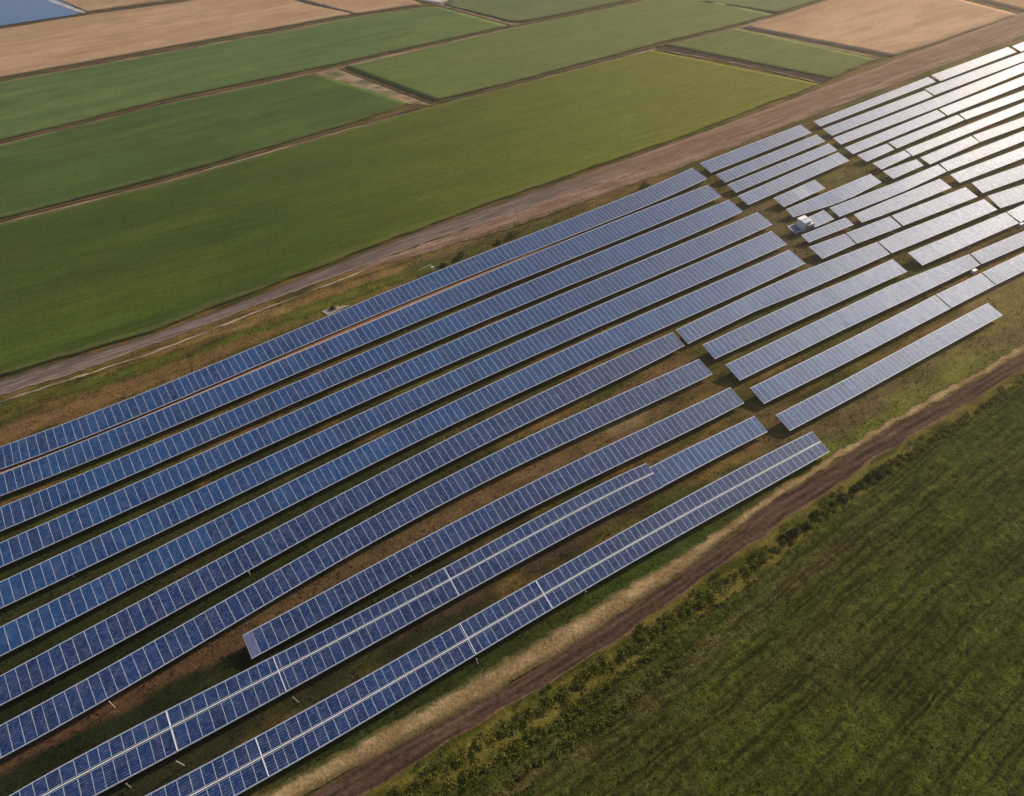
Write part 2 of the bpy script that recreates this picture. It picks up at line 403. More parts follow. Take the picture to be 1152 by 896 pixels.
# --- leafy crop field in the lower right
field_top = [(430, 940), (490, 903), (570, 850), (640, 803), (710, 757), (768, 714), (840, 660), (918, 598), (980, 551), (1042, 507), (1152, 430)]
FT = extend([unproj(*p) for p in field_top], 0, 60); FT = resample(FT, 60); FT = smooth_line(FT, 4)
tn = FT[-1]-FT[0]; tn /= np.linalg.norm(tn); nrm = np.array([tn[1], -tn[0], 0])
FB = FT+nrm*92-tn*6
def crop_col(P, S, V, W):
    n = fbm(S/5, W/1.1, 41, 4); n2 = fbm(S/14, W/9, 44, 3)
    c = mixc((.038, .050, .007), (.062, .072, .011), sstep(.3, .7, n))
    c = mixc(c, (.062, .050, .014), sstep(.5, .75, n2)*.4)
    band = np.exp(-((W-3.3)/1.6)**2)*sstep(20, 45, 105-S)
    c = mixc(c, (.095, .070, .030), band*sstep(.25, .6, n)*.6)
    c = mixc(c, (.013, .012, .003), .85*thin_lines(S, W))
    c = c*(.62+.5*vnoise(S/.9, W/.28, 91)+.26*vnoise(S/.3, W/.3, 95))[..., None]
    return c
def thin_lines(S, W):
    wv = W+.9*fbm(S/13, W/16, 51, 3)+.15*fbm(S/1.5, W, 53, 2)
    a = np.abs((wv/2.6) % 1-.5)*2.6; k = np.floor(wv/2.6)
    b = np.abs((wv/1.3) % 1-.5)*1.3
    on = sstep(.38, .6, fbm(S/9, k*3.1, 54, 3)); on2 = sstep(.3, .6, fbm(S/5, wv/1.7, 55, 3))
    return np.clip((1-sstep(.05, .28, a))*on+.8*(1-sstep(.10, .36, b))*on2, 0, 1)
def crop_z(P, S, V, W):
    return .36*fbm(P[..., 0]/.6, P[..., 1]/.6, 61, 3)-.06-.24*thin_lines(S, W)-.15*np.exp(-((W-3.3)/1.6)**2)
strip('crop_field', FT, FB, M['cropnear'], crop_col, z=.22, step=.28, nv=360, jit=.25, zf=crop_z, skirt=1, world=True, jseed=22)

# --- fields beyond the road.  Crops stand .4 m high, so their edges are real steps
def field(name, top, bot, mat, a, b, st=3.0, z=.38, seed=1, nv=30, jit=.5, c2=None, **k):
    def cf(P, S, V, W):
        u, v = loc_uv(P); c = mixc(a, b, sstep(.25, .75, fbm(u/40, v/9, seed, 4)))
        e = np.minimum(np.minimum(V, 1-V)*W.max(1, keepdims=True), 99)
        c = mixc(c, (.12, .105, .045), (1-sstep(.5, 2.6, e+2*(fbm(u/3, v/3, seed+3, 3)-.5)))*.45)
        tl = np.abs(((W+1.2*fbm(S/60, W/60, seed+8, 2))/9.0) % 1-.5)*9.0          # tractor wheelings, worn here and there
        c = c*(1-.22*(np.exp(-((tl-.9)/.45)**2))*sstep(.3, .6, fbm(S/25, W/9, seed+9, 3)))[..., None]
        c = mixc(c, np.array(a)*.72+np.array((.02, .012, .004)), sstep(.58, .74, fbm(u/16, v/6, seed+12, 4))*.5)
        if c2 is not None:
            px = project(P)[0]; c = mixc(c, c2, sstep(250, 900, px)*.8)
        return c
    return strip(name, top, bot, mat, cf, z=z, step=st, nv=nv, jit=jit, skirt=1, jseed=seed, jfreq=5, zf=lambda P, S, V, W: .10*(fbm(P[..., 0]/2.2, P[..., 1]/2.2, seed, 3)-.5), **k)
G1, G1b = (.038, .066, .010), (.058, .086, .012)
field('green_field', [(-200, 303), (0, 254), (188, 206.5), (384, 150), (490, 120), (571, 100), (733, 58)], [(-200, 480), (0, 424), (167, 375), (384, 291), (571, 222), (768, 154), (920, 96)],
      M['crop'], G1, G1b, st=1.4, seed=3, nv=110, c2=(.145, .152, .020))
field('green_field', [(-200, 208), (0, 165.5), (188, 118), (356, 84.5)], [(-200, 296), (0, 247), (188, 199), (384, 143), (430, 128), (458, 117)],
      M['crop'], (.046, .086, .018), (.062, .106, .022), st=2.2, seed=5, nv=40)
field('green_field', [(389, 76.5), (575, 33.5), (700, 7.3), (760, -6)], [(489, 114), (571, 94.5), (735, 51), (825, 29.3), (869, 17.5)],
      M['crop'], (.072, .122, .026), (.096, .138, .032), st=2.4, seed=6, nv=40, c2=(.120, .140, .045))
field('green_field', [(-200, 124), (0, 94.5), (200, 58.5), (340, 33), (398, 20.5), (476, 9.3), (494, 9)], [(-200, 200), (0, 159), (188, 112.5), (384, 71.5), (571, 30)],
      M['crop'], (.066, .116, .030), (.094, .142, .038), st=3, seed=7, nv=34)
field('green_field', [(512, -2), (560, -20), (640, -34), (700, -44)], [(500, 6), (580, 27), (700, 3), (756, -10)],
      M['crop'], (.085, .125, .045), (.10, .135, .05), st=4, seed=8, nv=24)
field('green_field', [(747, 52), (826, 32.8)], [(933, 89.5), (985, 68)], M['crop'], (.100, .130, .038), (.12, .145, .045), st=2.2, seed=9, nv=40)
field('green_field', [(764, 0), (800, -14), (950, -30)], [(871, 15.5), (925, 0), (985, -18)], M['crop'], (.10, .135, .05), (.12, .15, .055), st=4, seed=10, nv=24)
S1, S2 = (.34, .215, .125), (.41, .27, .165)
field('stubble_field', [(-200, 57), (0, 34), (95, 18.5), (200, 4.3), (224, 0), (300, -18)], [(-200, 118), (0, 88.5), (200, 52), (340, 27), (396, 16.5), (332, 3)],
      M['straw'], S1, S2, st=3, seed=11, nv=36)
field('stubble_field', [(338, 1), (330, -18), (430, -22)], [(400, 17), (474, 6), (462, 0)], M['straw'], S1, S2, st=4, seed=12, nv=20)
field('stubble_field', [(60, -2), (40, -40), (230, -46)], [(98, 14.5), (180, 3.4), (290, -19)], M['straw'], S1, (.40, .26, .16), st=4, seed=13, nv=20)
field('stubble_field', [(838, 32), (935, 0), (1000, -20)], [(1004, 64), (1060, 47), (1144, 17.5)], M['straw'], (.36, .225, .135), (.43, .28, .17), st=3, seed=14, nv=36)
field('stubble_field', [(1010, -22), (1100, -50), (1250, -60)], [(1152, 13), (1200, -2), (1300, -20)], M['straw'], S1, S2, st=4, seed=15, nv=20)
field('pale_field', [(468, 0), (450, -12), (560, -22)], [(494, 5), (506, 0), (560, -19)], M['straw'], (.45, .40, .37), (.5, .45, .42), st=4, seed=16, nv=12, z=.2)
# pond with its pale bank
strip('pond', [(-200, 10), (0, -30), (42, -34)], [(-200, 50), (0, 30), (90, 16.5)], M['water'], flat_col((.1, .1, .1), (.1, .1, .1)), z=.30, step=6, nv=8, jit=0)
strip('pond_bank', [(38, -4), (92, 16)], [(44, -5), (98, 15)], M['gravel'], flat_col((.30, .30, .30), (.42, .41, .40)), z=.36, step=3, nv=5, jit=.3)
# brown tracks and ditches between the fields
def ditch_pair(pts, wd_d, wd_t, side=1, seed=1, z=.03, ca=(.040, .028, .016), cb=(.095, .064, .038)):
    """a scrubby dark ditch and, beside it, a pale unmade track"""
    wd_d *= .62; wd_t *= 1.35
    q = np.array([unproj(*p) for p in pts]); q = resample(q, max(6, int(np.linalg.norm(q[-1]-q[0])/4)))
    d = np.gradient(q[:, :2], axis=0); d /= np.linalg.norm(d, axis=1)[:, None]; nn = np.stack([-d[:, 1], d[:, 0], d[:, 0]*0], 1)
    strip('ditch', q+nn*wd_d/2, q-nn*wd_d/2, M['ditch'], flat_col(ca, cb, 3, 1), z=z, step=1.4, nv=6, jit=.5, world=True, jseed=seed,
          zf=lambda P, S, V, W: .25*np.clip(fbm(S/3, W*2, seed, 3)-.4, 0, 1)*np.sin(np.pi*V))
    if wd_t: strip('farm_track', q-nn*(wd_d/2+.2)*side, q-nn*(wd_d/2+wd_t)*side, M['gravel'], flat_col((.15, .105, .06), (.27, .20, .13), 6, 1.5), z=z-.006, step=2, nv=5, jit=.4, world=True, jseed=seed+3)
ditch_pair([(-200, 300), (0, 249.5), (188, 202), (384, 146), (489.5, 117.5), (571, 97.3), (735, 53.8)], 2.0, 1.3, 1, 31)
ditch_pair([(735, 53.8), (825, 31), (871, 17), (935, 0), (1010, -25)], 2.2, 1.6, 1, 32)
ditch_pair([(-200, 204), (0, 162), (188, 115.3), (384, 73.8), (432, 62.3), (574, 31)], 2.6, 1.6, 1, 33)
ditch_pair([(574, 31), (620, 22), (700, 5.2), (760, -8)], 2.6, 1.4, 1, 34)
ditch_pair([(-200, 121), (0, 91.5), (200, 55.2), (340, 29.7), (398, 18.3), (476, 7.8)], 2.8, 1.2, 1, 35)
ditch_pair([(-200, 54), (0, 32), (95, 17), (200, 2.8), (300, -20)], 3.5, 0, 1, 36)
ditch_pair([(328, 0), (398, 18.2)], 3.0, 1.2, 1, 37)
ditch_pair([(460, -3), (490, 6), (530, 17), (577, 30)], 2.2, 3, -1, 38)
ditch_pair([(738, 53), (770, 59), (830, 69), (880, 80), (930, 92)], 5.5, .6, 1, 39, z=.16, ca=(.018, .012, .008), cb=(.05, .034, .024))
ditch_pair([(834, 32.5), (880, 41), (940, 53), (992, 64)], 1.6, 1.4, 1, 40)
ditch_pair([(758, -1), (820, 8), (870.5, 17)], 2.4, .8, 1, 41)
ditch_pair([(1030, 0), (1090, 7), (1146, 15.5)], 3.0, 0, 1, 42)
ditch_pair([(384, 78), (430, 96), (489, 117.5)], 1.6, 0, 1, 43)
strip('farm_track', [(356, 83), (378, 77.5)], [(460, 117), (484, 118)], M['gravel'], flat_col((.11, .10, .05), (.30, .22, .14), 3, 3), z=.02, step=1.5, nv=50, jit=.5)
strip('concrete_pad', [(362, 351), (374, 345.5)], [(369, 355.5), (394, 343.5)], M['concrete'], flat_col((.17, .13, .10), (.27, .22, .18)), z=.05, step=.7, nv=10, jit=.2)

# ------------------------------------------------------------------ solar tables
TILT = R(15); ZB = .8
FRW = .032
def module_arrays(w_, d_, th=.045, cells=24):
    """one framed panel lying in the xy plane, centred on the origin: V, F, material index, UV"""
    fx, fy = FRW, .045
    x, y = w_/2-.006, d_/2-.006; xi, yi = x-fx, y-fy; g = th/2-.006
    V = [(-x, -y, th/2), (x, -y, th/2), (x, y, th/2), (-x, y, th/2), (-xi, -yi, th/2), (xi, -yi, th/2), (xi, yi, th/2), (-xi, yi, th/2),
         (-xi, -yi, g), (xi, -yi, g), (xi, yi, g), (-xi, yi, g), (-x, -y, -th/2), (x, -y, -th/2), (x, y, -th/2), (-x, y, -th/2)]
    F = [(0, 1, 5, 4), (1, 2, 6, 5), (2, 3, 7, 6), (3, 0, 4, 7), (4, 5, 9, 8), (5, 6, 10, 9), (6, 7, 11, 10), (7, 4, 8, 11),
         (8, 9, 10, 11), (0, 12, 13, 1), (1, 13, 14, 2), (2, 14, 15, 3), (3, 15, 12, 0), (12, 15, 14, 13)]
    mi = [0]*8+[1]+[0]*5
    uv = []
    for f in F:
        for i in f: uv.append(((V[i][0]+xi)/(2*xi)*6, (V[i][1]+yi)/(2*yi)*cells))
    return np.array(V), np.array(F), mi, np.array(uv)

def build_row(key, name, label, top, bot, tiers=1, split=.5, joints=(), dusty=(), cat='solar panel row', group='rows of tilted solar panels'):
    dz = 1.0; T2 = np.array(top, float); B2 = np.array(bot, float)
    for _ in range(30):
        t = np.array([unproj(*p, z=ZB+dz) for p in T2]); b = np.array([unproj(*p, z=ZB) for p in B2])
        u = (b[-1]-b[0])[:2]; u /= np.linalg.norm(u); n = np.array([-u[1], u[0]])
        o = b[0][:2].copy()
        st, ntp = (t[:, :2]-o)@u, (t[:, :2]-o)@n; sb, nbp = (b[:, :2]-o)@u, (b[:, :2]-o)@n
        dz += .5*((ntp.mean()-nbp.mean())*math.tan(TILT)-dz)
    def line(s, v):
        if len(s) >= 6:
            c = np.polyfit(s, v, 4); return lambda q: np.where(q < s[0], np.polyval(c, s[0])+(q-s[0])*np.polyval(np.polyder(c), s[0]), np.where(q > s[-1], np.polyval(c, s[-1])+(q-s[-1])*np.polyval(np.polyder(c), s[-1]), np.polyval(c, q)))
        def f(q):
            q = np.asarray(q, float); r = np.interp(q, s, v)
            r = np.where(q < s[0], v[0]+(q-s[0])*(v[1]-v[0])/(s[1]-s[0]), r)
            return np.where(q > s[-1], v[-1]+(q-s[-1])*(v[-1]-v[-2])/(s[-1]-s[-2]), r)
        return f
    fb, ft = line(sb, nbp), line(st, ntp)
    offL = min(B2[0][0], T2[0][0]) < 1 or B2[0][1] > 890; offR = max(B2[-1][0], T2[-1][0]) > 1150
    sL = min(sb[0], st[0])-10 if offL else (sb[0]+st[0])/2
    sR = max(sb[-1], st[-1])+8 if offR else (sb[-1]+st[-1])/2
    if offR and not offL and len(T2) == 2:      # a short stub at the frame edge: let both edges run parallel
        wR = ntp[0]-nbp[0]; ft = lambda q, f0=fb, w0=wR: f0(q)+w0
    if key in ('J', 'K'): sL = st[0]-6
    rng = random.Random(key); gl = 'indigoglass' if key in ('G', 'H', 'I', 'J', 'K') else 'glass'
    # split the row into panels of slightly unequal width
    edges = [sL]
    while edges[-1] < sR-.6:
        s = edges[-1]; q = o+u*s
        p = min(1.28, max(.98, 1.28-(q[0]+50)/75*.30))
        edges.append(s+p*rng.uniform(.86, 1.14))
    edges = np.array(edges); edges = sL+(edges-sL)*(sR-sL)/(edges[-1]-sL)
    base = o+u*(sL+sR)/2+n*float(fb((sL+sR)/2))
    root = tag(empty(name, (base[0], base[1], 0)), label, cat, group)
    bv = np.array([base[0], base[1], 0])
    def pt(s, f, dzz=0.0):
        """point on the panel plane; f=0 lower edge, 1 upper edge"""
        nb_, nt_ = float(fb(s)), float(ft(s)); q = o+u*s+n*(nb_*(1-f)+nt_*f)
        return np.array([q[0], q[1], ZB+dz*f+dzz])-bv
    spans = [(0, 1)] if tiers == 1 else [(0, split-.035), (split+.035, 1)]
    wmean = float(np.mean([ft(s)-fb(s) for s in edges])); slope = wmean/math.cos(TILT)
    mods = []
    for i, (s0, s1) in enumerate(zip(edges[:-1], edges[1:])):
        for ti, (f0, f1) in enumerate(spans):
            sm = (s0+s1)/2; a = (pt(s0, f0)+pt(s0, f1))/2; b_ = (pt(s1, f0)+pt(s1, f1))/2
            xa = b_-a; lx = np.linalg.norm(xa); xa /= lx
            ya = pt(sm, f1)-pt(sm, f0); ya -= xa*(ya@xa); ly = np.linalg.norm(ya); ya /= ly
            za = np.cross(xa, ya)
            # tiny mounting errors, so neighbouring panes catch the sky a little differently
            e1, e2 = rng.gauss(0, .005), rng.gauss(0, .005)
            xa2 = xa+za*e1; xa2 /= np.linalg.norm(xa2); ya2 = ya+za*e2; ya2 -= xa2*(ya2@xa2); ya2 /= np.linalg.norm(ya2); za2 = np.cross(xa2, ya2)
            c = (pt(s0, f0)+pt(s1, f0)+pt(s0, f1)+pt(s1, f1))/4+za*.03
            px, py, d = project(c+bv)
            inf = (-15 < px < 1167) and (-15 < py < 911)
            mods.append((0 if inf else 1, d, c, xa2, ya2, za2, lx, ly, ti, px))
    mods.sort(key=lambda m_: (m_[0], m_[1]))
    W0 = float(np.mean([m_[6] for m_ in mods]))
    meshes = {}
    for ti, (f0, f1) in enumerate(spans):
        L0 = float(np.mean([m_[7] for m_ in mods if m_[8] == ti])); cells = max(6, int(round(L0/.30)))
        for du in (0, 1):
            arr = module_arrays(W0, L0, cells=cells)
            if du and not dusty: continue
            meshes[ti, du] = (mesh_np('solar_panel', arr[0], arr[1], [M['frame'], M['dustyglass' if du else gl]], uv=arr[3], midx=arr[2]), arr, L0)
    rest = {0: [], 1: []}
    for k, (inf, d, c, xa, ya, za, lx, ly, ti, px) in enumerate(mods):
        du = int(any(a <= px <= b2 and ti == t2 for a, b2, t2 in dusty))
        me, arr, L0 = meshes[ti, du]
        mt = Matrix(((xa[0]*lx/W0, ya[0]*ly/L0, za[0], c[0]), (xa[1]*lx/W0, ya[1]*ly/L0, za[1], c[1]), (xa[2]*lx/W0, ya[2]*ly/L0, za[2], c[2]), (0, 0, 0, 1)))
        if k < 100:
            ob = link('solar_panel', me, root)
            if du: ob['label'] = 'pale tarnished panel'
            ob.matrix_basis = mt
        else:
            Mn = np.array(mt); rest[du].append((arr[0]@Mn[:3, :3].T+Mn[:3, 3], arr))
    rr = rest[0]+rest[1]
    if rr:
        V = np.vstack([r_[0] for r_ in rr]); F = np.vstack([r_[1][1]+16*i for i, r_ in enumerate(rr)])
        link('solar_panel', mesh_np('solar_panel', V, F, [M['frame'], M[gl]], uv=np.vstack([r_[1][3] for r_ in rr]), midx=np.concatenate([r_[1][2] for r_ in rr])), root, kind='stuff')
    # edge rails, purlins
    mb = MB(); ns = max(2, int((sR-sL)/5)+1); ss = np.linspace(sL-.03, sR+.03, ns)
    upn = np.cross((pt(sR, .5)-pt(sL, .5)), (pt(sL, 1)-pt(sL, 0))); upn /= np.linalg.norm(upn)
    for f, off, wd, hg in ((-.012, 0, .07, .09), (1.012, 0, .07, .09), (.22, -.07, .06, .08), (.78, -.07, .06, .08)):
        for a, b_ in zip(ss[:-1], ss[1:]):
            mb.bar(pt(a, f)+upn*off, pt(b_, f)+upn*off, wd, hg, upn)
    link('support_frame', mb.mesh('support_frame', [M['frame']]), root)
    if tiers == 2:
        mb = MB()
        for a, b_ in zip(ss[:-1], ss[1:]): mb.bar(pt(a, split)+upn*.06, pt(b_, split)+upn*.06, .11, .05, upn)
        link('centre_beam', mb.mesh('centre_beam', [M['white']]), root)
    for (x0, y0, x1, y1) in joints:
        q0 = unproj(x0, y0, ZB+dz*.9)[:2]; s = float((q0-o)@u)
        mb = MB(); mb.bar(pt(s, .0)+upn*.075, pt(s, 1.0)+upn*.075, .09, .035, upn)
        link('joint_cover', mb.mesh('joint_cover', [M['white']]), root)
    # posts: one H-post and brace every few metres
    np_ = max(2, int((sR-sL)/8)+1)
    mb = MB(); zc = ZB+dz*.5-.12; hb = ZB+dz*.5
    mb.box((0, 0, zc/2-.1), (.12, .12, zc+.2)); ux, uy = float(n[0]), float(n[1])
    k = wmean*.36; mb.bar((-ux*k, -uy*k, zc-dz*.36+.02), (ux*k, uy*k, zc+dz*.36+.02), .09, .1)
    mb.bar((0, 0, zc*.35), (ux*k*.8, uy*k*.8, zc+dz*.28), .06, .06); mb.bar((0, 0, zc*.35), (-ux*k*.8, -uy*k*.8, zc-dz*.30), .06, .06)
    pm = mb.mesh('post', [M['steel']])
    for s in np.linspace(sL+.8, sR-.8, np_):
        c = pt(s, .5); ob = link('post', pm, root); ob.location = (c[0], c[1], 0)
    return root

ROWS = {
'A':([(0,503.4),(37.7,490),(200,426.8),(263.6,400.8),(400,342.6),(457.8,320),(600,263),(658.6,240),(781.5,188.4)],[(0,528),(100,491.5),(200,448.5),(300,406.7),(400,364.4),(500,322),(600,281.9),(700,242.8),(793,202)]),
'B':([(0,533.9),(100,495),(200,453.6),(300,412),(400,370),(500,328.4),(600,285.5),(700,246.4),(797.5,208.4)],[(0,558),(100,519.8),(200,476.7),(300,434.3),(400,391.5),(500,350.5),(600,307),(700,268.8),(810.5,221.2)]),
'C':([(0,571.5),(100,530.7),(200,487.6),(300,445.2),(400,401.5),(500,358),(600,314.8),(700,274.3),(821.6,224.9)],[(0,598),(100,555.3),(200,511),(300,467.3),(400,423.8),(500,379.4),(600,337.4),(700,297),(834,238.5)]),
'D':([(0,611.7),(100,567),(200,522.7),(300,477.3),(400,432.5),(500,389),(600,344.6),(700,303.3),(750,282.4),(855.4,238.3)],[(0,638.7),(100,593),(200,548),(300,502),(400,457.3),(500,411.2),(600,368),(700,326.6),(762,299.6),(866.2,253.7)]),
'E':([(0,656),(34.3,639.5),(100,608.5),(225,549.5),(300,515.2),(400,469.8),(500,421.6),(600,376.4),(700,333),(776.8,299.6),(869.2,260)],[(0,685.2),(93,640),(200,588.5),(283.7,550),(400,493.4),(500,444.7),(600,400.4),(700,356.7),(750,334.2),(851,290),(884,275.4)]),
'F':([(0,706),(100,656.7),(200,606),(300,556.7),(400,505.7),(500,455.3),(600,412),(700,365.2),(750,342.5),(845,299.6),(891.6,281)],[(0,738),(100,687.7),(200,633.7),(300,583.5),(400,532),(500,480.4),(600,435.5),(700,390),(750,366.3),(903,297.5)]),
'G':([(0,761.4),(100,707.5),(200,654),(300,601),(400,547.3),(500,496),(600,448),(700,399.2),(759.4,373.7)],[(0,794),(90,746),(200,686.4),(300,630),(400,576.3),(500,522.2),(600,472.5),(700,424.7),(767.7,389.8)]),
'H':([(0,818),(100,761),(200,706.7),(300,650.5),(400,592),(500,538),(600,489.6),(700,443.2),(788.2,403.8)],[(0,853.7),(100,796.7),(200,739.8),(265,701),(400,620),(500,566.3),(600,515.6),(700,468.7),(799.8,421.5)]),
'I':([(272.5,716.2),(300,700.8),(400,647.6),(450,620),(500,594),(606,539.5),(700,494),(750,471),(823.7,435.5)],[(283.7,740.7),(300,731.8),(400,677),(500,622),(600,570),(700,521.4),(750,496.7),(835,454.3)]),
'J':([(12,895.5),(100,845.3),(200,793),(300,744),(400,692),(500,638.4),(600,585.5),(685,541),(729,521)],[(109,894),(200,844),(300,790.4),(400,736.4),(500,678.3),(600,623.7),(700,571.5),(744,548)]),
'J2':([(731,526.5),(764,509.6),(850.2,468)],[(745,547.5),(816.3,509.6),(861.8,486.4)]),
'K':([(167.4,895),(250,849.5),(300,823),(400,769.5),(500,712),(600,655),(700,598.6),(850,518.7),(915.6,485.2)],[(264.5,895),(384,827),(478.7,769.5),(500,758.6),(612.5,689.5),(700,639),(850,554.5),(931,509)]),
'R1':([(874.4,467),(952,427),(1077,359.6),(1113.5,340.5)],[(886.9,485.4),(962.4,445.4),(1125.5,355.8)]),
'R2':([(846,436.2),(952,384),(1054.7,331.4)],[(857,455.3),(952,408),(1066.5,348.3)]),
'R2b':([(1055.6,331),(1106.5,306.7)],[(1067.8,347.4),(1116.8,322.2)]),
'R2c':([(1107.5,306.2),(1152,282)],[(1118,321.5),(1152,304.8)]),
'R3':([(818.1,410.4),(952,346),(1006.7,319.6),(1092,286)],[(830.3,428.9),(952,369.2),(1057.6,319.6),(1101,298.5)]),
'R3b':([(1093.5,285.4),(1152,255.6)],[(1102.8,297.6),(1152,276.3)]),
'R4':([(792,388),(917.4,330),(952,316),(1006,291.7)],[(802.5,404.5),(866,375.4),(952,336),(1018.8,306.2)]),
'R4b':([(1022.8,284.8),(1133.8,238.5)],[(1036.2,299.1),(1143.6,252)]),
'R4c':([(1135.2,238),(1152,230.5)],[(1145,251.3),(1152,248)]),
'R5':([(760.7,371.7),(852,328),(900,306.7),(988.5,272.4)],[(773.4,387),(852,348.8),(900,330),(999.5,286.3)]),
'R5b':([(990.4,271.7),(1002,266),(1107.8,224.4)],[(1000.8,285.8),(1121.2,236.2)]),
'R5c':([(1114.5,220.1),(1152,204.5)],[(1121.6,235.5),(1152,225.4)]),
'R6':([(911.7,278),(951.7,263.5)],[(923.7,291.9),(961.7,274.8)]),
'R6b':([(953.3,262.6),(1003,243.5)],[(962.9,274.5),(1012,255.7)]),
'R6c':([(1005.2,242.6),(1085.7,211.4)],[(1013.9,254.8),(1100.2,221.2)]),
'R6d':([(1094.6,205.8),(1152,180.4)],[(1103.8,217.8),(1152,200.5)]),
'R7':([(901.7,265.2),(950,246)],[(909.2,273.1),(961.7,252.3)]),
'R7b':([(961.8,241.7),(1002,224.5),(1058.2,201.3)],[(968.2,250.8),(1002,239),(1069.6,211.4)]),
'R7c':([(1070.3,196.7),(1152,162.3)],[(1078.3,206.2),(1152,177.7)]),
'R8s':([(886.1,255.4),(894.5,251.8)],[(894.1,262.9),(900.5,260.2)]),
'R8':([(907,246.3),(927,237)],[(916,256.3),(938.3,246.4)]),
'R8b':([(935,234),(1012,204.2),(1056.9,185)],[(942.4,244.6),(1012,217.6),(1063.6,193.7)]),
'R8c':([(1058.6,184.2),(1152,143.5)],[(1065.4,193.1),(1152,158.7)]),
'R9':([(884.5,236),(979.9,196.2)],[(892,244.5),(947.7,227),(991.2,205.3)]),
'R9b':([(995.7,192.5),(1031.2,179.7)],[(1002.4,202.2),(1038.6,186.4)]),
'R9c':([(1035.9,177.7),(1093.8,153.2)],[(1045.5,185.3),(1100.5,160.8)]),
'R9d':([(1095,152.7),(1152,127.9)],[(1101.8,160.1),(1152,141.8)]),
'R10':([(871.1,223.2),(917.6,202.6)],[(880.7,233.4),(927.6,212.2)]),
'R10b':([(984.4,183.3),(1018.2,169.7)],[(989,192),(1024.1,175.7)]),
'R10c':([(1020.3,168.3),(1152,113)],[(1024.8,176.3),(1152,124.8)]),
'U1':([(789.8,183.4),(902,140.5)],[(797.2,195.3),(911.7,149.8)]),
'U2':([(805.8,197.2),(919.5,151.6)],[(815.6,205.5),(927.6,159.2)]),
'U3':([(818.7,208.4),(932.8,162)],[(827.3,217),(941.7,169)]),
'U4':([(831.7,220.6),(943.3,171.9)],[(840.1,231.3),(955,180.8)]),
'V1':([(916,136.9),(1044.9,86.9)],[(922,142.6),(1052.2,92.3)]),
'V1b':([(1049.5,84.6),(1134.6,53)],[(1056.2,91.9),(1142.9,58.8)]),
'V1c':([(1140,52),(1152,47.5)],[(1147.3,58.8),(1152,57)]),
'V2':([(927.2,145.2),(1041.3,102)],[(934.5,153.3),(1048.6,108.7)]),
'V2b':([(1041.9,100.3),(1152,60.5)],[(1049.5,107.7),(1152,68.8)]),
'V3':([(938.4,155.6),(1052,111.2),(1152,71.2)],[(944.9,163),(1052,122.1),(1152,81.3)]),
'V4':([(951.6,166.3),(1055.6,123.7)],[(958,174),(1062.5,131)]),
'V4b':([(1057.3,123),(1152,84.6)],[(1065,130.2),(1152,95.6)]),
'V5':([(966,174.6),(997.5,162.3)],[(973.4,182.7),(1006.2,168.1)]),
'V5b':([(1001.1,160.3),(1079.3,128.8)],[(1007.4,167.7),(1083,135.7)]),
'V5c':([(1081,128.2),(1152,99)],[(1085,135.2),(1152,110.4)]),
}
